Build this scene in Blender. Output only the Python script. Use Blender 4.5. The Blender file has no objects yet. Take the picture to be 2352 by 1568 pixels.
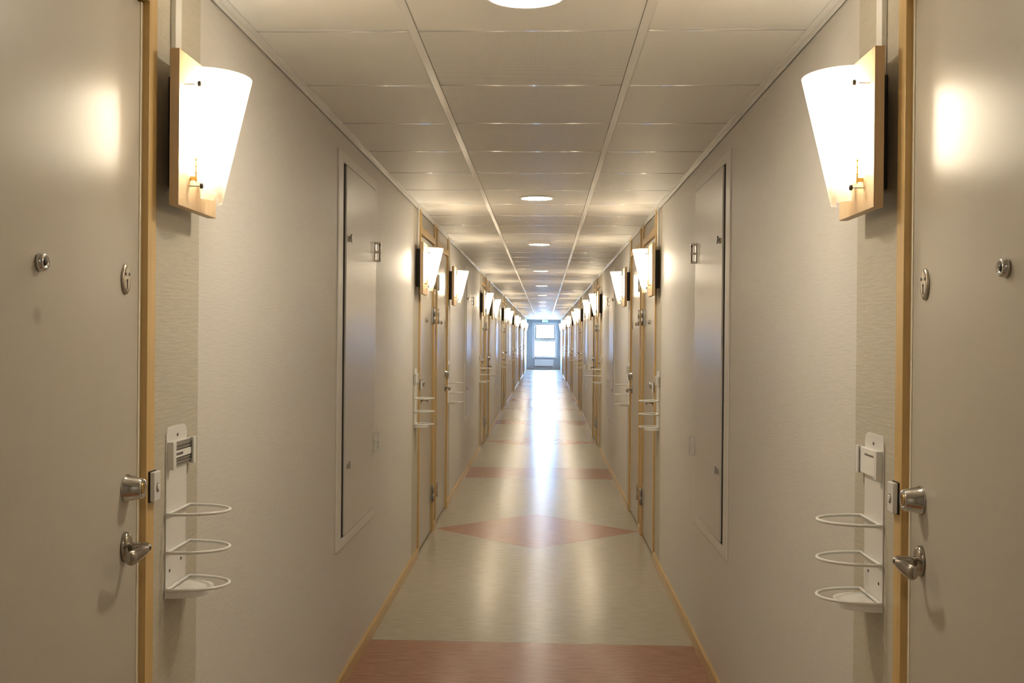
import bpy, bmesh, math, random
from mathutils import Vector, Matrix
random.seed(3)
C = bpy.context.scene.collection
PI = math.pi

# ------------------------------------------------------------------ measures (metres)
XL, XR = -0.8208, 0.7183          # wall planes
EYE = 1.4328                      # lens height
H = 2.2694                        # ceiling height
XC = (XL + XR) / 2
Y_END = 48.4
Y_BACK = -2.6
PAIR0, PERIOD, PAIRW = 0.165, 6.705, 2.01   # door pairs along the corridor
NPAIR = 7
TILE, TILE0, RAILX = 0.625, 2.8885, -0.3668
DOORW, FRAMEW = 0.93, 0.045
ORD = ['first', 'second', 'third', 'fourth', 'fifth', 'sixth', 'seventh', 'eighth', 'ninth', 'tenth',
       'eleventh', 'twelfth', 'thirteenth', 'fourteenth']

# ------------------------------------------------------------------ materials
def new_mat(name):
    m = bpy.data.materials.new(name); m.use_nodes = True
    nt = m.node_tree
    return m, nt, nt.nodes['Principled BSDF']

def N(nt, typ, **kw):
    n = nt.nodes.new(typ)
    for k, v in kw.items():
        if k in n.inputs.keys(): n.inputs[k].default_value = v
        else: setattr(n, k, v)
    return n

def coords(nt, scale=(1, 1, 1)):
    tc = N(nt, 'ShaderNodeTexCoord'); mp = N(nt, 'ShaderNodeMapping')
    mp.inputs['Scale'].default_value = scale
    nt.links.new(tc.outputs['Object'], mp.inputs['Vector'])
    return mp.outputs['Vector']

def plain(name, col, rough=0.5, metal=0.0, var=0.06, nscale=14.0, spec=0.5, bump=0.0, stretch=(1, 1, 1), bdist=0.002, rvar=0.0, coat=0.0):
    """painted or metal surface with a little procedural variation"""
    m, nt, b = new_mat(name)
    v = coords(nt, stretch)
    nz = N(nt, 'ShaderNodeTexNoise', Scale=nscale, Detail=4.0)
    nt.links.new(v, nz.inputs['Vector'])
    mr = N(nt, 'ShaderNodeMapRange')
    mr.inputs['To Min'].default_value = 1 - var; mr.inputs['To Max'].default_value = 1 + var
    nt.links.new(nz.outputs['Fac'], mr.inputs['Value'])
    mx = N(nt, 'ShaderNodeVectorMath', operation='SCALE')
    mx.inputs[0].default_value = col[:3]
    nt.links.new(mr.outputs['Result'], mx.inputs['Scale'])
    nt.links.new(mx.outputs['Vector'], b.inputs['Base Color'])
    b.inputs['Roughness'].default_value = rough
    b.inputs['Metallic'].default_value = metal
    b.inputs['Specular IOR Level'].default_value = spec
    b.inputs['Coat Weight'].default_value = coat
    if bump:
        bp = N(nt, 'ShaderNodeBump', Strength=bump, Distance=bdist)
        nt.links.new(nz.outputs['Fac'], bp.inputs['Height'])
        nt.links.new(bp.outputs['Normal'], b.inputs['Normal'])
    return m

def wood(name, light, dark, rough=0.42, axis='z'):
    m, nt, b = new_mat(name)
    sc = {'z': (60, 60, 2.2), 'y': (60, 2.2, 60)}[axis]
    v = coords(nt, sc)
    nz = N(nt, 'ShaderNodeTexNoise', Scale=1.0, Detail=6.0, Distortion=0.4)
    nt.links.new(v, nz.inputs['Vector'])
    cr = N(nt, 'ShaderNodeValToRGB')
    cr.color_ramp.elements[0].position = 0.3; cr.color_ramp.elements[0].color = (*dark, 1)
    cr.color_ramp.elements[1].position = 0.7; cr.color_ramp.elements[1].color = (*light, 1)
    nt.links.new(nz.outputs['Fac'], cr.inputs['Fac'])
    nt.links.new(cr.outputs['Color'], b.inputs['Base Color'])
    b.inputs['Roughness'].default_value = rough
    return m

def wallpaper(name, col, rough, line_pitch, strength, var):
    """vinyl wall covering with fine uneven horizontal threads"""
    m, nt, b = new_mat(name)
    v = coords(nt, (14, 14, 1.0 / line_pitch))
    nz = N(nt, 'ShaderNodeTexNoise', Scale=1.0, Detail=3.0)
    nt.links.new(v, nz.inputs['Vector'])
    v2 = coords(nt, (1, 1, 1))
    n2 = N(nt, 'ShaderNodeTexNoise', Scale=120.0, Detail=2.0)
    nt.links.new(v2, n2.inputs['Vector'])
    ad = N(nt, 'ShaderNodeMath', operation='MULTIPLY_ADD')
    ad.inputs[1].default_value = 0.45
    nt.links.new(n2.outputs['Fac'], ad.inputs[0]); nt.links.new(nz.outputs['Fac'], ad.inputs[2])
    mr = N(nt, 'ShaderNodeMapRange')
    mr.inputs['From Min'].default_value = 0.35; mr.inputs['From Max'].default_value = 1.1
    mr.inputs['To Min'].default_value = 1 - var; mr.inputs['To Max'].default_value = 1 + var
    nt.links.new(ad.outputs[0], mr.inputs['Value'])
    mx = N(nt, 'ShaderNodeVectorMath', operation='SCALE'); mx.inputs[0].default_value = col
    nt.links.new(mr.outputs['Result'], mx.inputs['Scale'])
    nt.links.new(mx.outputs['Vector'], b.inputs['Base Color'])
    bp = N(nt, 'ShaderNodeBump', Strength=strength, Distance=0.0012)
    nt.links.new(ad.outputs[0], bp.inputs['Height']); nt.links.new(bp.outputs['Normal'], b.inputs['Normal'])
    b.inputs['Roughness'].default_value = rough
    return m

M = {}
M['wall'] = wallpaper('pale vinyl wallpaper', (0.70, 0.675, 0.64), 0.5, 0.005, 0.35, 0.05)
M['wall_olive'] = wallpaper('olive ribbed wallpaper', (0.54, 0.505, 0.42), 0.5, 0.006, 0.6, 0.10)
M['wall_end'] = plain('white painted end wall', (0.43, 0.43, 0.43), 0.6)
M['leaf'] = plain('grey beige satin door paint', (0.52, 0.485, 0.425), 0.33, spec=0.35, var=0.02, nscale=3)
M['hatch'] = plain('beige satin hatch paint', (0.68, 0.65, 0.61), 0.34, var=0.02, nscale=3)
M['hatch_frame'] = plain('light beige frame paint', (0.76, 0.73, 0.69), 0.4, var=0.02)
M['gasket'] = plain('cream rubber seal', (0.92, 0.85, 0.70), 0.5)
M['frame'] = wood('oiled beech frame', (0.66, 0.46, 0.20), (0.57, 0.385, 0.155), 0.4)
M['base'] = wood('beech skirting', (0.62, 0.42, 0.165), (0.53, 0.35, 0.125), 0.3, 'y')
M['board'] = wood('pale beech board', (0.66, 0.49, 0.30), (0.60, 0.43, 0.25), 0.45)
M['white'] = plain('white enamel', (0.80, 0.79, 0.77), 0.32, var=0.02)
M['card'] = plain('paper card', (0.84, 0.83, 0.80), 0.7, var=0.03)
M['ink'] = plain('dark print', (0.10, 0.09, 0.09), 0.6)
M['slot'] = plain('grey plastic channel', (0.28, 0.26, 0.23), 0.5)
M['bell'] = plain('grey white bell plastic', (0.72, 0.71, 0.70), 0.4)
M['black'] = plain('black lens and bell shadow', (0.02, 0.02, 0.02), 0.5)  # black viewer lens; on the bells it stands for a shadow gap
M['charcoal'] = plain('charcoal steel box', (0.06, 0.055, 0.05), 0.5)
M['brass'] = plain('brass', (0.62, 0.43, 0.16), 0.3, 1.0)
M['steel'] = plain('brushed steel', (0.56, 0.55, 0.53), 0.28, 1.0, stretch=(1, 1, 30))
M['chrome'] = plain('chrome', (0.62, 0.61, 0.59), 0.12, 1.0)
M['bronze'] = plain('worn nickel', (0.45, 0.41, 0.36), 0.2, 1.0)
M['plate'] = plain('nickel cover plate', (0.55, 0.50, 0.43), 0.33, 1.0)
M['ceil'] = plain('white coated ceiling panel', (0.90, 0.885, 0.85), 0.5, var=0.015, nscale=5)
M['rail'] = plain('white ceiling rail', (0.88, 0.87, 0.85), 0.2, var=0.01, spec=0.8)
M['bead'] = plain('glossy white ceiling seam', (0.88, 0.87, 0.85), 0.16, var=0.01, spec=0.9)
M['dark'] = plain('dark gap shade and threshold', (0.03, 0.028, 0.025), 0.8)  # stands for shade in ceiling, trim and hatch gaps; also colours thresholds
M['winframe'] = plain('grey white window paint', (0.28, 0.28, 0.28), 0.4)
M['backing'] = plain('plaster', (0.5, 0.48, 0.45), 0.8)

def perforated():
    m = plain('perforated ceiling panel', (0.89, 0.875, 0.84), 0.5, var=0.01)
    nt = m.node_tree; b = nt.nodes['Principled BSDF']
    src = b.inputs['Base Color'].links[0].from_socket
    tc = N(nt, 'ShaderNodeTexCoord'); sp = N(nt, 'ShaderNodeSeparateXYZ')
    nt.links.new(tc.outputs['Object'], sp.inputs['Vector'])
    fx = []
    for ax in ('X', 'Y'):
        d = N(nt, 'ShaderNodeMath', operation='MULTIPLY'); d.inputs[1].default_value = 2 * PI / 0.0062
        nt.links.new(sp.outputs[ax], d.inputs[0])
        s = N(nt, 'ShaderNodeMath', operation='SINE'); nt.links.new(d.outputs[0], s.inputs[0]); fx.append(s)
    mu = N(nt, 'ShaderNodeMath', operation='ADD')
    nt.links.new(fx[0].outputs[0], mu.inputs[0]); nt.links.new(fx[1].outputs[0], mu.inputs[1])
    g = N(nt, 'ShaderNodeMath', operation='GREATER_THAN'); g.inputs[1].default_value = 1.05
    nt.links.new(mu.outputs[0], g.inputs[0])
    mx = N(nt, 'ShaderNodeMix', data_type='RGBA')
    nt.links.new(g.outputs[0], mx.inputs[0]); nt.links.new(src, mx.inputs[6]); mx.inputs[7].default_value = (0.62, 0.59, 0.55, 1)
    nt.links.new(mx.outputs[2], b.inputs['Base Color'])
    return m
M['perf'] = perforated()

def floor_material():
    """linoleum: grey green ground, brick red bands and diamonds laid in"""
    m, nt, b = new_mat('inlaid linoleum')
    L = nt.links
    tc = N(nt, 'ShaderNodeTexCoord'); sp = N(nt, 'ShaderNodeSeparateXYZ'); L.new(tc.outputs['Object'], sp.inputs['Vector'])
    def math_(op, a, bb=None):
        n = N(nt, 'ShaderNodeMath', operation=op)
        for i, v in enumerate((a, bb)):
            if v is None: continue
            if isinstance(v, (int, float)): n.inputs[i].default_value = v
            else: L.new(v, n.inputs[i])
        return n.outputs[0]
    def rep(y0):   # distance along the corridor to the nearest repeat of y0
        s = math_('SUBTRACT', sp.outputs['Y'], y0 - PERIOD / 2 - 10 * PERIOD)
        f = math_('MODULO', s, PERIOD)
        return math_('ABSOLUTE', math_('SUBTRACT', f, PERIOD / 2))
    yd = PAIR0 + PAIRW / 2 + PERIOD + 0.03
    dx = math_('ABSOLUTE', math_('SUBTRACT', sp.outputs['X'], XC))
    dia = math_('LESS_THAN', math_('ADD', math_('MULTIPLY', rep(yd), 1.06), dx), (XR - XL) / 2 - 0.015)
    band = math_('LESS_THAN', rep(11.245), 0.435)
    red = math_('MAXIMUM', dia, band)
    e1 = math_('LESS_THAN', math_('ABSOLUTE', math_('SUBTRACT', rep(11.245), 0.435)), 0.003)
    e2 = math_('LESS_THAN', math_('ABSOLUTE', math_('SUBTRACT', math_('ADD', math_('MULTIPLY', rep(yd), 1.06), dx), (XR - XL) / 2 - 0.015)), 0.004)
    seam = math_('MULTIPLY', math_('MAXIMUM', e1, e2), 0.45)
    def streak(scale, det):
        v = coords(nt, scale); nz = N(nt, 'ShaderNodeTexNoise', Scale=1.0, Detail=det, Roughness=0.62); L.new(v, nz.inputs['Vector']); return nz.outputs['Fac']
    st = streak((9, 70, 1), 6.0)
    def ramp(a, c):
        cr = N(nt, 'ShaderNodeValToRGB')
        cr.color_ramp.elements[0].position = 0.30; cr.color_ramp.elements[0].color = (*a, 1)
        cr.color_ramp.elements[1].position = 0.72; cr.color_ramp.elements[1].color = (*c, 1)
        L.new(st, cr.inputs['Fac']); return cr.outputs['Color']
    g = ramp((0.355, 0.315, 0.24), (0.48, 0.43, 0.335)); r = ramp((0.29, 0.135, 0.078), (0.44, 0.225, 0.14))
    mx = N(nt, 'ShaderNodeMix', data_type='RGBA')
    L.new(red, mx.inputs[0]); L.new(g, mx.inputs[6]); L.new(r, mx.inputs[7])
    ms = N(nt, 'ShaderNodeMix', data_type='RGBA'); L.new(seam, ms.inputs[0]); L.new(mx.outputs[2], ms.inputs[6]); ms.inputs[7].default_value = (0.12, 0.085, 0.06, 1)
    L.new(ms.outputs[2], b.inputs['Base Color'])
    wear = streak((5, 1.2, 1), 4.0)
    mr = N(nt, 'ShaderNodeMapRange'); mr.inputs['To Min'].default_value = 0.19; mr.inputs['To Max'].default_value = 0.262
    L.new(wear, mr.inputs['Value']); L.new(mr.outputs['Result'], b.inputs['Roughness'])
    bp = N(nt, 'ShaderNodeBump', Strength=0.05, Distance=0.002); L.new(wear, bp.inputs['Height']); L.new(bp.outputs['Normal'], b.inputs['Normal'])
    b.inputs['Specular IOR Level'].default_value = 0.18
    return m
M['floor'] = floor_material()

def spotted_leaf():
    m = plain('satin door paint with dark spot', (0.52, 0.485, 0.425), 0.33, spec=0.35, var=0.02, nscale=3)
    nt = m.node_tree; b = nt.nodes['Principled BSDF']
    src = b.inputs['Base Color'].links[0].from_socket
    tc = N(nt, 'ShaderNodeTexCoord'); d = N(nt, 'ShaderNodeVectorMath', operation='DISTANCE')
    d.inputs[1].default_value = (-0.005, -0.485, 1.462)  # soft round dark spot mixed into the base colour
    nt.links.new(tc.outputs['Object'], d.inputs[0])
    mr = N(nt, 'ShaderNodeMapRange', interpolation_type='SMOOTHSTEP')
    mr.inputs['From Min'].default_value = 0.004; mr.inputs['From Max'].default_value = 0.022
    mr.inputs['To Min'].default_value = 0.32; mr.inputs['To Max'].default_value = 0.0
    nt.links.new(d.outputs['Value'], mr.inputs['Value'])
    mx = N(nt, 'ShaderNodeMix', data_type='RGBA'); mx.inputs[7].default_value = (0.10, 0.09, 0.07, 1)
    nt.links.new(mr.outputs['Result'], mx.inputs[0]); nt.links.new(src, mx.inputs[6])
    nt.links.new(mx.outputs[2], b.inputs['Base Color'])
    return m
M['leaf_spot'] = spotted_leaf()

def emitter(name, col, strength):
    m = bpy.data.materials.new(name); m.use_nodes = True; nt = m.node_tree
    nt.nodes.remove(nt.nodes['Principled BSDF'])
    e = N(nt, 'ShaderNodeEmission', Strength=strength); e.inputs['Color'].default_value = (*col, 1)
    nt.links.new(e.outputs[0], nt.nodes['Material Output'].inputs['Surface'])
    return m
LAMP = (1.0, 0.87, 0.66)
M['tube'] = emitter('fluorescent tube', LAMP, 36.0)
M['lens'] = emitter('downlight diffuser', (1.0, 0.88, 0.69), 44.0)
M['sign_green'] = emitter('sign green', (0.10, 0.62, 0.42), 1.2)
M['sign_white'] = emitter('sign white', (0.9, 1.0, 0.95), 2.0)

def shade_material():
    m = bpy.data.materials.new('frosted acrylic'); m.use_nodes = True; nt = m.node_tree
    nt.nodes.remove(nt.nodes['Principled BSDF'])
    tr = N(nt, 'ShaderNodeBsdfTransparent'); tl = N(nt, 'ShaderNodeBsdfTranslucent'); df = N(nt, 'ShaderNodeBsdfDiffuse')
    v = coords(nt); nz = N(nt, 'ShaderNodeTexNoise', Scale=60.0); nt.links.new(v, nz.inputs['Vector'])
    mr = N(nt, 'ShaderNodeMapRange'); mr.inputs['To Min'].default_value = 0.56; mr.inputs['To Max'].default_value = 0.60
    nt.links.new(nz.outputs['Fac'], mr.inputs['Value'])
    for n in (tl, df): n.inputs['Color'].default_value = (0.95, 0.94, 0.91, 1)
    tr.inputs['Color'].default_value = (1, 0.99, 0.97, 1)
    m1 = N(nt, 'ShaderNodeMixShader', Fac=0.25); nt.links.new(tl.outputs[0], m1.inputs[1]); nt.links.new(df.outputs[0], m1.inputs[2])
    m2 = N(nt, 'ShaderNodeMixShader'); nt.links.new(mr.outputs['Result'], m2.inputs[0])
    nt.links.new(m1.outputs[0], m2.inputs[1]); nt.links.new(tr.outputs[0], m2.inputs[2])
    nt.links.new(m2.outputs[0], nt.nodes['Material Output'].inputs['Surface'])
    return m
M['shade'] = shade_material()

def glass_material():
    m = bpy.data.materials.new('window glass'); m.use_nodes = True; nt = m.node_tree
    nt.nodes.remove(nt.nodes['Principled BSDF'])
    tr = N(nt, 'ShaderNodeBsdfTransparent'); gl = N(nt, 'ShaderNodeBsdfGlossy', Roughness=0.02)
    fr = N(nt, 'ShaderNodeFresnel', IOR=1.45); mx = N(nt, 'ShaderNodeMixShader')
    tr.inputs['Color'].default_value = (0.95, 0.98, 0.97, 1)
    nt.links.new(fr.outputs[0], mx.inputs[0]); nt.links.new(tr.outputs[0], mx.inputs[1]); nt.links.new(gl.outputs[0], mx.inputs[2])
    nt.links.new(mx.outputs[0], nt.nodes['Material Output'].inputs['Surface'])
    return m
M['glass'] = glass_material()

# ------------------------------------------------------------------ mesh helpers
class MB:
    """collects shapes; coordinates (n, t, z) become (sx*n, sy*t, z)"""
    def __init__(self, sx=1, sy=1):
        self.bm = bmesh.new(); self.sx, self.sy = sx, sy
    def T(self, p): return Vector((self.sx * p[0], self.sy * p[1], p[2]))
    def vert(self, p): return self.bm.verts.new(self.T(p))
    def box(self, n0, n1, t0, t1, z0, z1, bev=0.0, mi=0, seg=2):
        vs = [self.vert((n, t, z)) for n in (n0, n1) for t in (t0, t1) for z in (z0, z1)]
        idx = [(0, 1, 3, 2), (4, 6, 7, 5), (0, 4, 5, 1), (2, 3, 7, 6), (0, 2, 6, 4), (1, 5, 7, 3)]
        fs = [self.bm.faces.new([vs[i] for i in q]) for q in idx]
        for f in fs: f.material_index = mi
        if bev:
            es = list({e for f in fs for e in f.edges})
            r = bmesh.ops.bevel(self.bm, geom=es, offset=bev, segments=seg, profile=0.5, affect='EDGES')
            for f in r['faces']: f.material_index = mi; f.smooth = True
        return self
    def rings(self, rings, cap=True, closed=True, smooth=True, mi=0):
        R = [[self.vert(p) for p in r] for r in rings]
        k = len(R[0])
        for a, b in zip(R, R[1:]):
            for i in range(k if closed else k - 1):
                f = self.bm.faces.new((a[i], a[(i + 1) % k], b[(i + 1) % k], b[i])); f.smooth = smooth; f.material_index = mi
        if cap:
            for r in (R[0], R[-1]):
                f = self.bm.faces.new(r); f.material_index = mi
        return self
    def lathe(self, origin, axis, prof, seg=24, sm=(1.0, 1.0), mi=0):
        """prof: (distance along axis, radius); axis 'n','t','z'; sm scales the two cross directions"""
        o = origin; out = []
        for d, r in prof:
            ring = []
            for i in range(seg):
                a = 2 * PI * i / seg; c, s = r * math.cos(a) * sm[0], r * math.sin(a) * sm[1]
                if axis == 'n': ring.append((o[0] + d, o[1] + c, o[2] + s))
                elif axis == 't': ring.append((o[0] + c, o[1] + d, o[2] + s))
                else: ring.append((o[0] + c, o[1] + s, o[2] + d))
            out.append(ring)
        return self.rings(out, mi=mi)
    def tube(self, pts, r, seg=10, closed=False, mi=0):
        pts = [Vector(p) for p in pts]; rs = r if isinstance(r, (list, tuple)) else [r] * len(pts)
        n = len(pts); ring = []
        up = Vector((0, 0, 1))
        for i, p in enumerate(pts):
            a = pts[(i - 1) % n] if (closed or i) else p; b = pts[(i + 1) % n] if (closed or i < n - 1) else p
            d = (b - a).normalized()
            u = up if abs(d.z) < 0.9 else Vector((1, 0, 0))
            s = d.cross(u).normalized(); w = s.cross(d).normalized()
            ring.append([p + (s * math.cos(2 * PI * k / seg) + w * math.sin(2 * PI * k / seg)) * rs[i] for k in range(seg)])
        if closed: ring.append(ring[0]); return self.rings(ring, cap=False, mi=mi)
        return self.rings(ring, mi=mi)
    def prism(self, poly, axis, d0, d1, mi=0):
        """poly in the two other axes (in n,t,z order)"""
        def P(a, b, d): return {'n': (d, a, b), 't': (a, d, b), 'z': (a, b, d)}[axis]
        A = [self.vert(P(a, b, d0)) for a, b in poly]; B = [self.vert(P(a, b, d1)) for a, b in poly]
        k = len(poly)
        fs = [self.bm.faces.new(A), self.bm.faces.new(B)] + [self.bm.faces.new((A[i], A[(i + 1) % k], B[(i + 1) % k], B[i])) for i in range(k)]
        for f in fs: f.material_index = mi
        return self
    def mesh(self, name, *mats, merge=False):
        if merge: bmesh.ops.remove_doubles(self.bm, verts=self.bm.verts, dist=1e-6)
        bmesh.ops.recalc_face_normals(self.bm, faces=self.bm.faces)
        me = bpy.data.meshes.new(name); self.bm.to_mesh(me); self.bm.free()
        for m in mats: me.materials.append(m)
        return me

def link(name, data, parent=None, loc=(0, 0, 0)):
    o = bpy.data.objects.new(name, data); C.objects.link(o)
    o.location = loc
    if parent: o.parent = parent
    return o

def tag(o, label, cat, group=None, kind=None):
    o['label'] = label; o['category'] = cat
    if group: o['group'] = group
    if kind: o['kind'] = kind
    return o

CACHE = {}
def cached(key, fn):
    if key not in CACHE: CACHE[key] = fn()
    return CACHE[key]

# ------------------------------------------------------------------ layout of both walls
pairs = [(PAIR0 + PERIOD * k, PAIR0 + PERIOD * k + PAIRW) for k in range(NPAIR)]
STRIP = 0.303
SIDES = {'left': (1, XL), 'right': (-1, XR)}

# ------------------------------------------------------------------ walls
def build_wall(side):
    sx, X = SIDES[side]
    b = MB(sx, 1)
    b.box(-0.22, -0.14, Y_BACK, Y_END, 0, H + 0.12, mi=2)
    y = Y_BACK
    for a, e in pairs:
        b.box(-0.14, 0, y, a - STRIP, 0, H + 0.12, mi=0)
        b.box(-0.14, 0, a - STRIP, a, 0, H + 0.12, mi=1)
        b.box(-0.14, 0, a + DOORW, e - DOORW, 0, H + 0.12, mi=1)
        b.box(-0.14, 0, e, e + STRIP, 0, H + 0.12, mi=1)
        b.box(-0.14, -0.10, a, e, 2.15, H + 0.12, mi=2)
        b.box(-0.10, 0, a, a + DOORW, H, H + 0.12, mi=2)
        b.box(-0.10, 0, e - DOORW, e, H, H + 0.12, mi=2)
        y = e + STRIP
    b.box(-0.14, 0, y, Y_END, 0, H + 0.12, mi=0)
    o = link('wall_' + side, b.mesh('wall_' + side, M['wall'], M['wall_olive'], M['backing']), loc=(X, 0, 0))
    return tag(o, 'long %s corridor wall in pale textured wallpaper with olive strips' % side, 'wall', kind='structure')
build_wall('left'); build_wall('right')

b = MB(); b.box(XL - 0.2, XR + 0.2, Y_BACK - 0.3, Y_END + 0.15, -0.12, 0)
tag(link('floor', b.mesh('floor', M['floor'])), 'shiny grey green linoleum corridor floor with red bands and diamonds', 'floor', kind='structure')

b = MB(); b.box(XL - 0.2, XR + 0.2, Y_BACK - 0.12, Y_BACK, 0, H + 0.12)
tag(link('wall_near', b.mesh('wall_near', M['wall'])), 'wall closing the corridor behind the camera', 'wall', kind='structure')

# end wall with its window opening
WX0, WX1, WZ0, WZ1 = -0.50, 0.52, 0.545, 2.075
b = MB()
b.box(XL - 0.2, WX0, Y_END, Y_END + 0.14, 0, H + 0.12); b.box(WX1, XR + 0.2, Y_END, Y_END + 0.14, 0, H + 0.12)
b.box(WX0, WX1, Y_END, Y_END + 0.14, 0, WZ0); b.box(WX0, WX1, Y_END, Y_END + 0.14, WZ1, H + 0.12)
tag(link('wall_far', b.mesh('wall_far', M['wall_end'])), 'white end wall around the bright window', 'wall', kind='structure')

# ------------------------------------------------------------------ window
win = tag(link('window_1', None, loc=(0, Y_END, WZ0)), 'bright two-pane window in the far end wall', 'window', kind='structure')
def win_part(name, mat, fn, parent=win):
    b = MB(); fn(b); return link(name, b.mesh(name, mat), parent)
Z = lambda z: z - WZ0
def sash(b, x0, x1, z0, z1, px0, px1, pz0, pz1, y0, y1):
    for q in ((x0, px0, z0, z1), (px1, x1, z0, z1), (px0, px1, z0, pz0), (px0, px1, pz1, z1)):
        b.box(q[0], q[1], y0, y1, Z(q[2]), Z(q[3]), 0.004)
win_part('window_frame', M['winframe'], lambda b: sash(b, WX0, WX1, WZ0, WZ1, WX0 + 0.035, WX1 - 0.035, WZ0 + 0.03, WZ1 - 0.035, 0.03, 0.13))
us = win_part('upper_sash', M['winframe'], lambda b: sash(b, -0.463, 0.483, 1.345, 2.038, -0.385, 0.418, 1.43, 2.015, 0.045, 0.10))
ls = win_part('lower_sash', M['winframe'], lambda b: sash(b, -0.463, 0.483, 0.577, 1.343, -0.435, 0.455, 0.60, 1.285, 0.045, 0.10))
win_part('pane', M['glass'], lambda b: b.box(-0.385, 0.418, 0.070, 0.076, Z(1.43), Z(2.015)), us)
win_part('pane', M['glass'], lambda b: b.box(-0.435, 0.455, 0.070, 0.076, Z(0.60), Z(1.285)), ls)
def casing(b):
    b.box(WX0 - 0.055, WX0, -0.018, 0.0, Z(0.52), Z(2.13), 0.003); b.box(WX1, WX1 + 0.055, -0.018, 0.0, Z(0.52), Z(2.13), 0.003)
    b.box(WX0, WX1, -0.018, 0.0, Z(WZ1), Z(2.13), 0.003)
win_part('window_casing', M['white'], casing)
win_part('window_sill', M['white'], lambda b: b.box(WX0 - 0.05, WX1 + 0.05, -0.06, 0.03, Z(0.515), Z(WZ0), 0.004))

# radiator under the window
rad = tag(link('panel_radiator', None, loc=(-0.03, Y_END, 0.16)), 'white panel radiator on the end wall under the window', 'radiator')
b = MB(); b.box(-0.43, 0.43, -0.075, -0.03, 0, 0.30, 0.006)
for i in range(20): b.box(-0.40 + i * 0.0415, -0.385 + i * 0.0415, -0.079, -0.072, 0.025, 0.275, 0.002)
link('panel', b.mesh('radiator_panel', M['white']), rad)
for x in (-0.3, 0.3):
    b = MB(); b.box(x - 0.012, x + 0.012, -0.032, 0.0, 0.03, 0.27); link('bracket', b.mesh('radiator_bracket', M['white']), rad)
b = MB(); b.lathe((0.45, -0.052, 0.24), 't', [(-0.03, 0.013), (-0.03, 0.018), (0.02, 0.018), (0.022, 0.012)], 12)
b.tube([(0.425, -0.052, 0.24), (0.45, -0.052, 0.24)], 0.008)
for x in (0.40, 0.45): b.tube([(x, -0.052, 0.21 if x > 0.42 else 0.02), (x, -0.052, -0.16)], 0.007)
link('valve', b.mesh('radiator_valve', M['white']), rad)

# exit sign above the window
sg = tag(link('exit_sign', None, loc=(0.01, Y_END, 2.142)), 'small lit green exit sign above the end window', 'exit sign')
b = MB(); b.box(-0.14, 0.14, -0.045, 0, 0, 0.115, 0.004); link('housing', b.mesh('sign_housing', M['white']), sg)
b = MB(); b.box(-0.132, 0.132, -0.048, -0.045, 0.007, 0.108); fp = link('face', b.mesh('sign_face', M['sign_green']), sg)
b = MB()                                        # running figure, door and arrow
Yf = (-0.0495, -0.048)
b.box(-0.115, -0.065, *Yf, 0.02, 0.095)
b.prism([(0.03, 0.065), (0.075, 0.065), (0.075, 0.085), (0.112, 0.057), (0.075, 0.03), (0.075, 0.05), (0.03, 0.05)], 't', *Yf)
b.prism([(-0.03, 0.05), (-0.012, 0.078), (0.006, 0.078), (-0.008, 0.05), (0.012, 0.025), (-0.002, 0.02), (-0.02, 0.04), (-0.045, 0.024), (-0.052, 0.034)], 't', *Yf)
b.lathe((0.004, -0.0495, 0.09), 't', [(0, 0.009), (0.0015, 0.009)], 10)
link('pictogram', b.mesh('sign_pictogram', M['sign_white']), sg)

# ------------------------------------------------------------------ ceiling
b = MB()
b.box(XL - 0.2, XR + 0.2, Y_BACK - 0.12, Y_END + 0.14, H + 0.02, H + 0.12, mi=2)  # dark backing colours in the shade between the panels
n0 = int(math.floor((Y_BACK - TILE0) / TILE)); n1 = int(math.ceil((Y_END - TILE0) / TILE))
light_rows = [-6, -1, 5, 10, 16, 22, 28, 34, 39, 45, 51, 57, 62, 68]  # first row is an added, unseen light that brightens the foreground
cols = [(XL + 0.016, RAILX - 0.0125), (RAILX + 0.0125, RAILX + TILE - 0.0125), (RAILX + TILE + 0.0125, XR - 0.016)]
for i in range(n0, n1):
    ya, yb = TILE0 + i * TILE + 0.0105, TILE0 + (i + 1) * TILE - 0.0105
    ya, yb = max(ya, Y_BACK), min(yb, Y_END - 0.001)
    if yb - ya < 0.05: continue
    for j, (xa, xb) in enumerate(cols):
        mi = 1 if (j == 1 and i not in light_rows and i not in (-2, 6)) or (j == 1 and i == 0) else 0
        if j == 1 and i in (0, 1, 2, 3, 4): mi = 1
        b.box(xa, xb, ya, yb, H, H + 0.02, 0.0015, mi, 2)
        bead = [(yb + 0.0008 + 0.0194 * q / 8, H - 0.0002 - 0.0008 * math.sin(PI * q / 8)) for q in range(9)]
        b.rings([[(x_, p_, z_) for p_, z_ in bead + [(yb + 0.0202, H + 0.018), (yb + 0.0008, H + 0.018)]] for x_ in (xa, xb)], mi=3)
ceil = tag(link('ceiling', b.mesh('ceiling', M['ceil'], M['perf'], M['dark'], M['bead'])), 'suspended ceiling of pale square panels', 'ceiling', kind='structure')
for x in (RAILX, RAILX + TILE):
    b = MB(); b.box(x - 0.012, x + 0.012, Y_BACK, Y_END, H - 0.003, H + 0.018, 0.0012)
    link('ceiling_rail', b.mesh('ceiling_rail', M['rail']), ceil)
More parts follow.
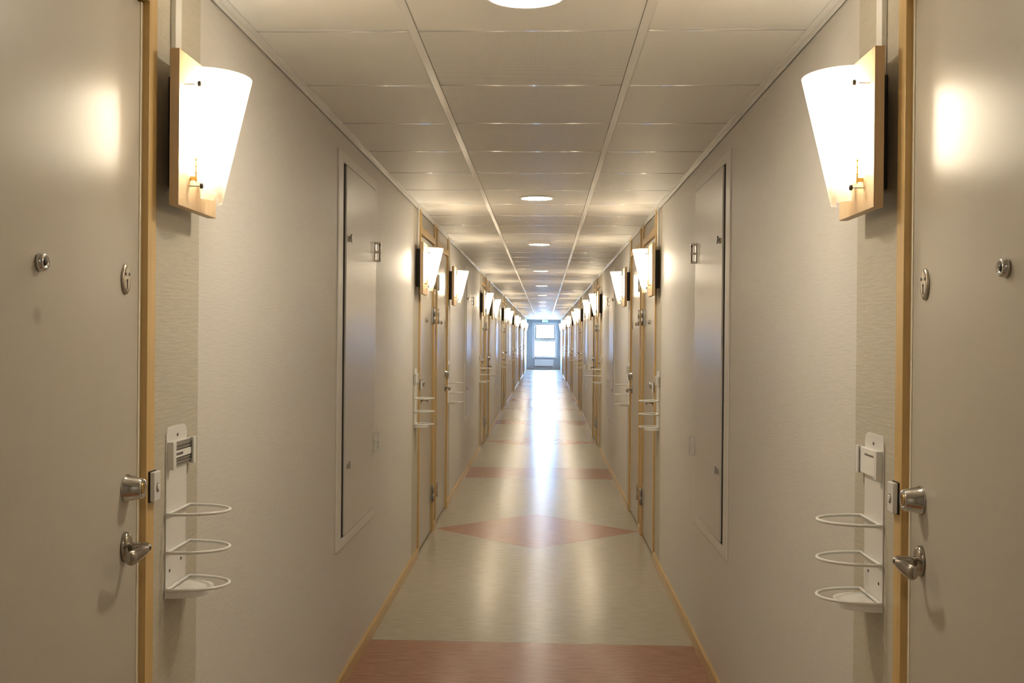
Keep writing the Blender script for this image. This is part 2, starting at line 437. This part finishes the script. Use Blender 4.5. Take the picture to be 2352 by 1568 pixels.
for i, side in enumerate(SIDES):
    sx, X = SIDES[side]
    b = MB(sx, 1)
    b.box(0.004, 0.022, Y_BACK, Y_END, H - 0.004, H - 0.0004, 0.0008, 0)
    b.box(0.004, 0.006, Y_BACK, Y_END, H - 0.02, H - 0.004, 0, 0)
    b.box(0.0, 0.004, Y_BACK, Y_END, H - 0.006, H + 0.01, 0, 1)  # dark strip stands for the shadow gap along the wall
    o = link('trim_%d' % (i + 1), b.mesh('ceiling_trim', M['rail'], M['dark']), loc=(X, 0, 0))
    tag(o, 'thin white edge trim where the %s wall meets the ceiling' % side, 'trim', kind='structure')

# ------------------------------------------------------------------ skirting boards
def skirting(side):
    sx, X = SIDES[side]
    segs = []; y = Y_BACK
    for a, e in pairs:
        segs.append((y, a, 0)); segs.append((a + DOORW, e - DOORW, 1)); y = e
    segs.append((y, Y_END, 0))
    k = 0
    for y0, y1, small in segs:
        if y1 < 1.6: continue
        y0 = max(y0, -1.0) if y0 > 0 else y0
        b = MB(sx, 1)
        b.prism([(0, 0), (0.013, 0), (0.013, 0.050), (0.010, 0.055), (0, 0.055)], 't', y0 + 0.001, y1 - 0.001)
        o = link('baseboard_' + side, b.mesh('baseboard', M['base']), loc=(X, 0, 0))
        if small: lab = 'short beech baseboard between the %s pair of %s doors' % (ORD[pairs.index(next(p for p in pairs if p[0] < y0 < p[1]))], side)
        else:
            j = sum(1 for p in pairs if p[1] <= y0 + 0.01)
            if j < NPAIR: lab = 'beech baseboard along the %s wall under the %s hatch from the camera' % (side, ORD[j - 1])
            else: lab = 'last beech baseboard on the %s wall next to the end wall' % side
        tag(o, lab, 'baseboard', kind='structure')
skirting('left'); skirting('right')

# ------------------------------------------------------------------ doors
BASEZ = 0.0
def door_parts(sx, sy, spot=False):
    """t runs from the outer frame edge on the lock side towards the hinges"""
    W, F = DOORW, FRAMEW
    P = {}
    b = MB(sx, sy)
    b.box(-0.10, 0.010, 0.0005, F, 0, H - 0.001, 0.0015); b.box(-0.10, 0.010, W - F, W - 0.0005, 0, H - 0.001, 0.0015)
    b.box(-0.10, 0.010, F, W - F, 2.112, 2.157, 0.0015)
    b.box(-0.10, -0.06, F, F + 0.02, 0, 2.112); b.box(-0.10, -0.06, W - F - 0.02, W - F, 0, 2.112)
    P['door_frame'] = b.mesh('door_frame', M['frame'])
    b = MB(sx, sy); b.box(-0.03, 0.0, F, W - F, 2.157, H - 0.001); P['transom_panel'] = b.mesh('transom_panel', M['leaf'])
    b = MB(sx, sy); b.box(-0.06, -0.0035, F, F + 0.0115, 0.006, 2.108); b.box(-0.06, -0.02, F + 0.0115, W - F, 2.107, 2.112); P['seal'] = b.mesh('seal', M['gasket'])
    b = MB(sx, sy); b.box(-0.10, -0.02, F, W - F, 0, 0.012, 0.002); P['threshold'] = b.mesh('threshold', M['dark'])
    b = MB(sx, sy); b.box(-0.05, -0.005, F + 0.0125, W - F - 0.003, 0.014, 2.106, 0.0015); P['door_leaf'] = b.mesh('door_leaf', M['leaf_spot'] if spot else M['leaf'])
    n0 = -0.005; t0 = 0.118
    # lever handle: oval rose, neck, lever that runs back towards the hinges
    b = MB(sx, sy)
    b.lathe((n0, t0, 1.013), 'n', [(0, 0.030), (0.006, 0.029), (0.010, 0.024), (0.012, 0.015)], 28, (0.72, 1.0))
    P['handle_rose'] = b.mesh('handle_rose', M['bronze'])
    b = MB(sx, sy)
    b.tube([(0.004, t0, 1.012), (0.02, t0 - 0.002, 1.014), (0.038, t0 - 0.003, 1.016), (0.045, t0 + 0.002, 1.015), (0.047, t0 + 0.012, 1.013)], [0.0095, 0.0075, 0.0065, 0.006, 0.006], 14)
    ring = []
    for k in range(9):
        f = k / 8; tt = t0 + 0.010 + 0.076 * f; w = 0.006 + 0.0085 * math.sin(PI * min(1, f * 1.1) * 0.55); hh = 0.006 + 0.004 * f
        if k == 8: w *= 0.6; hh *= 0.6
        nn = 0.047 - 0.011 * f ** 2; zz = 1.013 - 0.007 * f
        ring.append([(nn + hh * 0.8 * math.cos(2 * PI * i / 14), tt, zz + w * math.sin(2 * PI * i / 14)) for i in range(14)])
    b.rings(ring)
    P['lever_handle'] = b.mesh('lever_handle', M['bronze'])
    # cylinder lock: tapered collar and plug
    b = MB(sx, sy)
    b.lathe((n0, t0 - 0.006, 1.128), 'n', [(0, 0.0275), (0.003, 0.0275), (0.004, 0.0255), (0.032, 0.0205), (0.035, 0.0185), (0.0352, 0.012), (0.034, 0.0115), (0.034, 0.0)][:-1], 32)
    P['lock_cylinder'] = b.mesh('lock_cylinder', M['chrome'])
    b = MB(sx, sy)
    b.lathe((n0 + 0.033, t0 - 0.006, 1.128), 'n', [(0, 0.011), (0.0025, 0.011), (0.003, 0.010)], 20); b.box(0.0305, 0.0312, t0 - 0.007, t0 - 0.005, 1.121, 1.135, mi=1)
    P['key_plug'] = b.mesh('key_plug', M['brass'], M['ink'])
    # upper oval cover plate with two screws and a keyhole
    b = MB(sx, sy)
    b.lathe((n0, t0 + 0.008, 1.541), 'n', [(0, 0.0305), (0.0035, 0.0295), (0.005, 0.026), (0.0055, 0.02)], 28, (0.66, 1.0))
    P['cover_plate'] = b.mesh('cover_plate', M['plate'])
    b = MB(sx, sy); b.box(0.0003, 0.0011, t0 + 0.0065, t0 + 0.0095, 1.522, 1.538); b.lathe((0.0003, t0 + 0.008, 1.539), 'n', [(0, 0.0028), (0.0008, 0.0028)], 10)
    P['keyhole'] = b.mesh('keyhole', M['ink'])
    for i, dt in enumerate((-0.009, 0.009)):
        b = MB(sx, sy); b.lathe((-0.0002, t0 + 0.008 + dt, 1.551), 'n', [(0, 0.0032), (0.0013, 0.0032)], 10); P['screw%d' % i] = b.mesh('plate_screw', M['ink'])
    # door viewer
    b = MB(sx, sy)
    b.lathe((n0, 0.480, 1.549), 'n', [(0, 0.0155), (0.004, 0.0155), (0.009, 0.0145), (0.0125, 0.0115), (0.011, 0.008), (0.009, 0.006)], 28)
    P['door_viewer'] = b.mesh('door_viewer', M['chrome'])
    b = MB(sx, sy); b.lathe((0.002, 0.480, 1.549), 'n', [(0, 0.0065), (0.003, 0.006), (0.0055, 0.003)], 16); P['lens'] = b.mesh('viewer_lens', M['black'])
    # hinges on the middle post
    tw = W - F
    for i, z in enumerate((0.225, 1.53, 1.785)):
        b = MB(sx, sy)
        b.box(0.0, 0.013, tw + 0.003, tw + 0.022, z, z + 0.115, 0.001); b.box(-0.0045, 0.004, tw - 0.028, tw - 0.006, z, z + 0.115, 0.001)
        b.lathe((0.012, tw - 0.002, z), 'z', [(0, 0.009), (0.055, 0.009), (0.056, 0.0078), (0.059, 0.0078), (0.06, 0.009), (0.115, 0.009), (0.119, 0.005)], 14)
        P['hinge%d' % i] = b.mesh('hinge', M['steel'])
    return P

door_no = 0
def add_door(side, k, far):
    """far: the pair's far door (lock side away from the camera)"""
    global door_no
    sx, X = SIDES[side]; a, e = pairs[k]
    sy = -1 if far else 1
    y = e if far else a
    door_no += 1
    spot = side == 'left' and k == 0
    root = link('door_%d' % door_no, None, loc=(X, y, 0))
    P = cached(('door', sx, sy, spot), lambda: door_parts(sx, sy, spot))
    idx = 2 * k + (1 if far else 0) - 1          # 0 = nearest door in view
    if idx == 0:
        lab = ('large grey-beige door at the left edge with small dark spot' if side == 'left'
               else 'large grey-beige door at the right edge of the corridor')
    else: lab = 'grey-beige apartment door, %s from the camera on the %s wall' % (ORD[idx], side)
    tag(root, lab, 'door', 'apartment doors along the corridor', 'structure')
    link('door_frame', P['door_frame'], root); link('transom_panel', P['transom_panel'], root)
    link('threshold', P['threshold'], root)
    if k < 2: link('seal', P['seal'], root)
    leaf = link('door_leaf', P['door_leaf'], root)
    h = link('lever_handle', P['lever_handle'], leaf); 
    c = link('lock_cylinder', P['lock_cylinder'], leaf)
    if k < 4:
        link('handle_rose', P['handle_rose'], leaf)
        link('door_viewer', P['door_viewer'], leaf); link('cover_plate', P['cover_plate'], leaf)
    if k < 1:
        link('key_plug', P['key_plug'], leaf); link('keyhole', P['keyhole'], leaf); link('viewer_lens', P['lens'], leaf)
        for i in range(2): link('plate_screw', P['screw%d' % i], leaf)
    if not (k == 0):
        for i in range(3): link('hinge', P['hinge%d' % i], root)

# ------------------------------------------------------------------ wall sconces
SB = 1.703          # board bottom
def sconce_parts(sx, sy):
    P = {}; z = lambda v: v - SB
    tc = 0.1265
    b = MB(sx, sy); b.box(0.036, 0.056, tc - 0.126, tc + 0.1265, 0, 0.327, 0.0012); P['back_board'] = b.mesh('back_board', M['board'])
    b = MB(sx, sy); b.box(0.0, 0.036, tc - 0.035, tc + 0.035, 0.05, 0.29, 0.002); P['mounting_box'] = b.mesh('mounting_box', M['charcoal'])
    b = MB(sx, sy); b.box(0.0, 0.012, tc - 0.024, tc + 0.014, 0.292, H - SB - 0.006, 0.002); P['cable_cover'] = b.mesh('cable_cover', M['white'])
    # half-cone shade
    def outline(z_, off):
        f = (z_ - 1.725) / 0.272
        w = 0.057 + 0.046 * f - off; d = 0.024 + 0.066 * f - off
        return [(0.080 + d * math.cos(an), tc + w * math.sin(an), z_ - SB) for an in [(-PI / 2) + PI * i / 28 for i in range(29)]]
    zs = [1.725 + 0.272 * i / 10 for i in range(11)]
    b = MB(sx, sy)
    rings = []
    for z_ in zs: rings.append(outline(z_, 0) + outline(z_, 0.003)[::-1])
    b.rings(rings)
    P['lamp_shade'] = b.mesh('lamp_shade', M['shade'])
    b = MB(sx, sy)
    b.lathe((0.088, tc, 1.800 - SB), 'z', [(0, 0.012), (0.004, 0.018), (0.165, 0.018), (0.171, 0.010)], 16)
    P['bulb'] = b.mesh('bulb', M['tube'])
    b = MB(sx, sy)
    b.lathe((0.088, tc, 1.757 - SB), 'z', [(0, 0.012), (0.004, 0.016), (0.04, 0.016), (0.043, 0.012)], 16); b.box(0.056, 0.08, tc - 0.008, tc + 0.008, 1.761 - SB, 1.769 - SB)
    P['lamp_holder'] = b.mesh('lamp_holder', M['white'])
    i = 0
    for s in (-1, 1):
        for zz in (1.752, 1.962):
            f = (zz - 1.725) / 0.272; w = 0.057 + 0.046 * f; d = 0.024 + 0.066 * f
            n = 0.080 + d * 0.105; t = tc + s * w * 0.994
            b = MB(sx, sy)
            b.lathe((n - 0.002, t, zz - SB), 'n', [(0, 0.006), (0.004, 0.006), (0.0055, 0.004)], 12)
            P['screw%d' % i] = b.mesh('fixing_screw', M['charcoal']); i += 1
    i = 0
    for s in (-1, 1):
        for zz in (1.752, 1.962):
            f = (zz - 1.725) / 0.272; w = 0.057 + 0.046 * f
            b = MB(sx, sy); b.lathe((0.056, tc + s * (w - 0.004), zz - SB), 'n', [(0, 0.0014), (0.024, 0.0014)], 10)
            P['spacer%d' % i] = b.mesh('shade_spacer', M['white']); i += 1
    for j, s in enumerate((-1, 1)):                       # slim brass clip beside each lower edge of the shade
        b = MB(sx, sy); t = tc + s * 0.052
        b.box(0.056, 0.070, t - 0.003, t + 0.003, 1.765 - SB, 1.773 - SB); b.tube([(0.068, t, 1.762 - SB), (0.068, t, 1.815 - SB)], 0.0016, 6)
        for q in range(3): b.lathe((0.068, t, 1.780 + 0.014 * q - SB), 'z', [(0, 0.0018), (0.002, 0.003), (0.004, 0.0018)], 8)
        P['clip%d' % j] = b.mesh('shade_clip', M['brass'])
    return P

def end_spot(k, far): return 'beyond' if far else 'before'
def add_sconce(side, k, far):
    sx, X = SIDES[side]; a, e = pairs[k]
    sy = 1 if far else -1
    root = link('wall_sconce', None, loc=(X, e if far else a, SB))
    P = cached(('sconce', sx, sy), lambda: sconce_parts(sx, sy))
    idx = 2 * k + (1 if far else 0) - 1
    if idx == 0: lab = 'large glowing cone sconce on beech board beside the nearest %s door' % side
    else: lab = 'glowing cone sconce on beech board, %s from the camera on the %s wall' % (ORD[idx], side)
    tag(root, lab, 'wall lamp', 'cone sconces along the corridor walls')
    for n in ('back_board', 'mounting_box', 'cable_cover', 'bulb', 'lamp_shade'): link(n, P[n], root)
    if k < 2:
        link('lamp_holder', P['lamp_holder'], root)
        for i in range(4): link('fixing_screw', P['screw%d' % i], root); link('shade_spacer', P['spacer%d' % i], root)
        for i in range(2): link('shade_clip', P['clip%d' % i], root)

# ------------------------------------------------------------------ bottle racks
RB = 0.858
def dshape(t0, t1, depth, n=28, lead=0.25):
    """open D outline from (0,t0) round to (0,t1)"""
    tc = (t0 + t1) / 2; w = (t1 - t0) / 2
    out = []
    for i in range(n + 1):
        an = -PI / 2 + PI * i / n
        c, s = math.cos(an), math.sin(an)
        out.append((depth * (abs(c) ** 0.85), tc + w * s))
    return out
def rack_parts(sx, sy):
    P = {}; z = lambda v: v - RB
    t0, t1 = 0.090, 0.219
    b = MB(sx, sy)
    r = 0.022; zt = 1.231
    poly = [(t0, z(RB)), (t1, z(RB))]
    for i in range(7): an = PI / 2 * i / 6; poly.append((t1 - r + r * math.cos(an), z(zt) - r + r * math.sin(an)))
    for i in range(7): an = PI / 2 + PI / 2 * i / 6; poly.append((t0 + r + r * math.cos(an), z(zt) - r + r * math.sin(an)))
    b.prism(poly, 'n', 0.0005, 0.003)
    P['back_plate'] = b.mesh('back_plate', M['white'])
    for i, zz in enumerate((1.043, 0.960, 0.879)):
        b = MB(sx, sy)
        o = [(n + 0.007, t, zz - RB) for n, t in dshape(t0 - 0.006, t1 + 0.010, 0.114)]
        b.tube(o, 0.0036, 8, closed=True)
        P['ring%d' % i] = b.mesh('wire_ring', M['white'])
    b = MB(sx, sy)
    o = dshape(t0 + 0.002, t1 - 0.002, 0.083)
    b.prism([(n + 0.003, t) for n, t in o], 'z', 0.013, 0.0155)
    i_ = dshape(t0 + 0.004, t1 - 0.004, 0.0805)
    for k in range(len(o) - 1):
        b.prism([(o[k][0] + 0.003, o[k][1]), (o[k + 1][0] + 0.003, o[k + 1][1]), (i_[k + 1][0] + 0.003, i_[k + 1][1]), (i_[k][0] + 0.003, i_[k][1])], 'z', 0.001, 0.013)
    P['tray'] = b.mesh('tray', M['white'])
    for i, (t, zz) in enumerate(((0.157, 1.210), (0.113, 0.916), (0.185, 0.928))):
        b = MB(sx, sy); b.lathe((0.003, t, zz - RB), 'n', [(0, 0.0035), (0.0012, 0.003)], 10); P['screw%d' % i] = b.mesh('plate_screw', M['ink'])
    # card holder: base, two upright cheeks
    b = MB(sx, sy)
    b.box(0.003, 0.006, 0.096, 0.238, z(1.140), z(1.197)); b.box(0.003, 0.017, 0.094, 0.102, z(1.138), z(1.199), 0.001); b.box(0.003, 0.017, 0.234, 0.242, z(1.138), z(1.199), 0.001)
    b.box(0.014, 0.017, 0.102, 0.112, z(1.138), z(1.199)); b.box(0.014, 0.017, 0.226, 0.234, z(1.138), z(1.199))
    P['card_holder'] = b.mesh('card_holder', M['white'])
    b = MB(sx, sy); b.box(0.006, 0.0075, 0.103, 0.233, z(1.142), z(1.195))
    for zz in (1.149, 1.156, 1.181, 1.188): b.box(0.0075, 0.010, 0.103, 0.233, z(zz) - 0.0016, z(zz) + 0.0016)
    P['slotted_insert'] = b.mesh('slotted_insert', M['slot'])
    b = MB(sx, sy); b.box(0.0095, 0.011, 0.105, 0.231, z(1.161), z(1.176)); P['paper_strip'] = b.mesh('paper_strip', M['card'])
    b = MB(sx, sy)
    for i in range(6): b.box(0.011, 0.0113, 0.128 + i * 0.0075, 0.1335 + i * 0.0075, z(1.1655), z(1.1715))
    P['printing'] = b.mesh('strip_printing', M['ink'])
    b = MB(sx, sy); b.box(0.006, 0.011, 0.104, 0.232, z(1.141), z(1.196)); P['name_card'] = b.mesh('name_card', M['card'])
    b = MB(sx, sy)
    for i in range(8): b.box(0.011, 0.0113, 0.128 + i * 0.0085, 0.134 + i * 0.0085, z(1.181), z(1.1855))
    P['card_printing'] = b.mesh('card_printing', M['ink'])
    return P
def add_rack(side, k, far):
    sx, X = SIDES[side]; a, e = pairs[k]; sy = 1 if far else -1
    root = link('hanging_bottle_rack', None, loc=(X, e if far else a, RB))
    P = cached(('rack', sx, sy), lambda: rack_parts(sx, sy))
    idx = 2 * k + (1 if far else 0) - 1
    if idx == 0:
        lab = ('large white wire rack with slotted card holder under the nearest left sconce' if side == 'left'
               else 'large white wire rack with name card under the nearest right sconce')
    else: lab = 'small white three-ring wire rack, %s from the camera on the %s wall' % (ORD[idx], side)
    tag(root, lab, 'wall rack', 'three-ring racks beside the doors')
    link('back_plate', P['back_plate'], root); link('tray', P['tray'], root)
    for i in range(3): link('wire_ring', P['ring%d' % i], root)
    ch = link('card_holder', P['card_holder'], root)
    if side == 'left' and k == 0:
        link('slotted_insert', P['slotted_insert'], ch); link('paper_strip', P['paper_strip'], ch)
        link('printing', P['printing'], ch)
    else:
        link('name_card', P['name_card'], ch)
        if k == 0: link('printing', P['card_printing'], ch)
    if k == 0:
        for i in range(3): link('plate_screw', P['screw%d' % i], root)

# ------------------------------------------------------------------ door bells
def bell_parts(sx, sy):
    P = {}
    b = MB(sx, sy); b.box(0.0102, 0.0128, -0.034, 0.002, 0.0, 0.064); P['shadow_plate'] = b.mesh('bell_shadow', M['black'])  # black layer stands for the shadow behind the bell housing
    b = MB(sx, sy); b.box(0.0128, 0.0225, -0.033, 0.003, 0.0015, 0.0625, 0.0018); P['housing'] = b.mesh('bell_housing', M['bell'])
    b = MB(sx, sy); b.lathe((0.0225, -0.014, 0.030), 'n', [(0, 0.010), (0.001, 0.010), (0.0012, 0.0075)], 20, (0.8, 1.0)); P['collar'] = b.mesh('bell_collar', M['slot'])
    b = MB(sx, sy); b.lathe((0.0225, -0.014, 0.030), 'n', [(0, 0.0075), (0.002, 0.0072), (0.003, 0.005)], 20, (0.8, 1.0)); P['button'] = b.mesh('bell_button', M['white'])
    return P
def add_bell(side, k, far):
    sx, X = SIDES[side]; a, e = pairs[k]; sy = 1 if far else -1
    root = link('door_bell', None, loc=(X, e if far else a, 1.087))
    P = cached(('bell', sx, sy), lambda: bell_parts(sx, sy))
    idx = 2 * k + (1 if far else 0) - 1
    lab = ('grey push-button bell on the frame of the nearest %s door' % side if idx == 0 else
           'tiny grey bell on the frame of the %s %s door from the camera' % (ORD[idx], side))
    tag(root, lab, 'door bell', 'bells on the door frames')
    for n in ('shadow_plate', 'housing', 'collar', 'button'):
        if k == 0 or n in ('shadow_plate', 'housing'): link(n, P[n], root)

# ------------------------------------------------------------------ service hatches between the door pairs
HB = 0.572
def hatch_parts(sx):
    P = {}; z = lambda v: v - HB
    W = 0.93
    b = MB(sx, 1)
    for q in ((0, 0.09, 0.572, 2.176), (W - 0.030, W, 0.572, 2.176), (0.09, W - 0.030, 0.572, 0.612), (0.09, W - 0.030, 2.135, 2.176)):
        b.box(0.0, 0.006, q[0], q[1], z(q[2]), z(q[3]), 0.0015)
    P['hatch_frame'] = b.mesh('hatch_frame', M['hatch_frame'])
    b = MB(sx, 1); b.box(0.0004, 0.001, 0.09, W - 0.030, z(0.612), z(2.135)); P['gap_shade'] = b.mesh('gap_shade', M['dark'])  # dark sheet stands for shade in the gap around the leaf
    b = MB(sx, 1); b.box(0.001, 0.0085, 0.150, W - 0.033, z(0.616), z(2.131), 0.0015); P['hatch_leaf'] = b.mesh('hatch_leaf', M['hatch'])
    for i, zz in enumerate((1.835, 0.895)):
        b = MB(sx, 1)
        b.lathe((0.0085, 0.205, zz - HB), 'n', [(0, 0.012), (0.004, 0.011), (0.0045, 0.006), (0.014, 0.006)], 16)
        b.prism([(0.190, zz - HB), (0.208, zz - HB + 0.020), (0.216, zz - HB - 0.012)], 'n', 0.014, 0.021)
        P['latch%d' % i] = b.mesh('latch', M['steel'])
    for i, (zz, mt) in enumerate(((1.79, 'bronze'), (0.885, 'white'))):
        b = MB(sx, 1); t = W - 0.035
        for dz in (0.0, 0.042, 0.084): b.box(0.0085, 0.034, t - 0.008, t + 0.006, zz - HB + dz, zz - HB + dz + 0.010, 0.001)
        b.tube([(0.028, t, zz - HB), (0.028, t, zz - HB + 0.094)], 0.004, 8)
        b.box(0.0085, 0.012, t - 0.030, t, zz - HB, zz - HB + 0.094, 0.001)
        P['hinge%d' % i] = b.mesh('hatch_hinge', M[mt])
    return P
def add_hatch(side, k):
    sx, X = SIDES[side]
    y = 4.15 + PERIOD * k
    root = link('service_hatch', None, loc=(X, y, HB))
    P = cached(('hatch', sx), lambda: hatch_parts(sx))
    lab = ('tall beige service hatch nearest the camera on the %s wall' % side if k == 0 else
           'tall beige service hatch, %s from the camera on the %s wall' % (ORD[k], side))
    tag(root, lab, 'hatch', 'tall hatches between the door pairs')
    link('hatch_frame', P['hatch_frame'], root); link('gap_shade', P['gap_shade'], root)
    leaf = link('hatch_leaf', P['hatch_leaf'], root)
    if k < 3:
        for i in range(2):
            link('latch', P['latch%d' % i], leaf)
        link('hinge', P['hinge0'], root); link('hinge', P['hinge1'], root)

for side in SIDES:
    for k in range(NPAIR):
        for far in (False, True):
            if k == 0 and not far: continue
            add_door(side, k, far); add_sconce(side, k, far)
            if k < 5: add_rack(side, k, far)
            if k < 2: add_bell(side, k, far)
        if k < 6: add_hatch(side, k)

# ------------------------------------------------------------------ recessed ceiling lights
def light_parts():
    P = {}
    b = MB(); b.lathe((0, 0, 0), 'z', [(-0.003, 0.091), (-0.007, 0.096), (-0.005, 0.104), (0.0, 0.106)], 40); 
    P['rim'] = None; b.bm.free()
    b = MB()
    prof = [(0.0, 0.090), (-0.006, 0.091), (-0.008, 0.096), (-0.006, 0.103), (0.0, 0.106)]
    rings = [[(r * math.cos(2 * PI * i / 40), r * math.sin(2 * PI * i / 40), z) for i in range(40)] for z, r in prof]
    rings.append(rings[0]); b.rings(rings, cap=False)
    P['rim'] = b.mesh('light_rim', M['white'])
    b = MB(); b.lathe((0, 0, 0), 'z', [(-0.0008, 0.0895), (-0.004, 0.088), (-0.0065, 0.07), (-0.0075, 0.03)], 40); P['diffuser'] = b.mesh('light_diffuser', M['lens'])
    return P
LP = light_parts()
for j, i in enumerate(light_rows, -1):
    root = link('ceiling_light', None, loc=(RAILX + TILE / 2, TILE0 + (i + 0.5) * TILE, H))
    lab = 'unseen ceiling light added behind the camera to brighten the foreground' if j < 0 else ('large round ceiling light cut by the top edge of the picture' if j == 0 else
           'round recessed ceiling light, %s from the camera along the ceiling centre' % ORD[j])
    tag(root, lab, 'ceiling light', 'round ceiling lights')
    link('rim', LP['rim'], root); link('diffuser', LP['diffuser'], root)

# ------------------------------------------------------------------ daylight outside
w = bpy.data.worlds.new('overcast sky'); bpy.context.scene.world = w; w.use_nodes = True
bg = w.node_tree.nodes['Background']
bg.inputs['Color'].default_value = (0.33, 0.56, 1.0, 1); bg.inputs['Strength'].default_value = 36.0

# ------------------------------------------------------------------ camera
f_px, cx_px = 2433.026, 1143.654
yaw, pitch, roll = 0.04413, -0.00372, 0.00882
def cam_dir(u, yv, v):       # image right, forward, down -> world
    c, s = math.cos(roll), math.sin(roll); u, v = u * c + v * s, -u * s + v * c
    d = (u, yv, -v)
    c, s = math.cos(pitch), math.sin(pitch); y = d[1] * c - d[2] * s; z = d[1] * s + d[2] * c; x = d[0]
    c, s = math.cos(yaw), math.sin(yaw)
    return Vector((x * c - y * s, x * s + y * c, z))
right, fwd, down = cam_dir(1, 0, 0), cam_dir(0, 1, 0), cam_dir(0, 0, 1)
cam = bpy.data.cameras.new('camera'); co = bpy.data.objects.new('camera', cam); C.objects.link(co)
Mx = Matrix((right, -down, -fwd)).transposed().to_4x4(); Mx.translation = Vector((0, 0, EYE))
co.matrix_world = Mx
cam.sensor_fit = 'HORIZONTAL'; cam.sensor_width = 36.0; cam.lens = f_px / 2352 * 36.0
cam.shift_x = (1176 - cx_px) / 2352
cam.clip_start = 0.02; cam.clip_end = 300
bpy.context.scene.camera = co

sc = bpy.context.scene
sc.view_settings.view_transform = 'Standard'; sc.view_settings.look = 'None'
sc.view_settings.gamma = 1.0; sc.view_settings.use_curve_mapping = False
sc.view_settings.exposure = 1.41
sc.cycles.max_bounces = 6; sc.cycles.diffuse_bounces = 4; sc.cycles.glossy_bounces = 3; sc.cycles.transparent_max_bounces = 8
sc.cycles.use_adaptive_sampling = True; sc.cycles.adaptive_threshold = 0.02
sc.cycles.use_denoising = True; sc.cycles.filter_width = 1.0
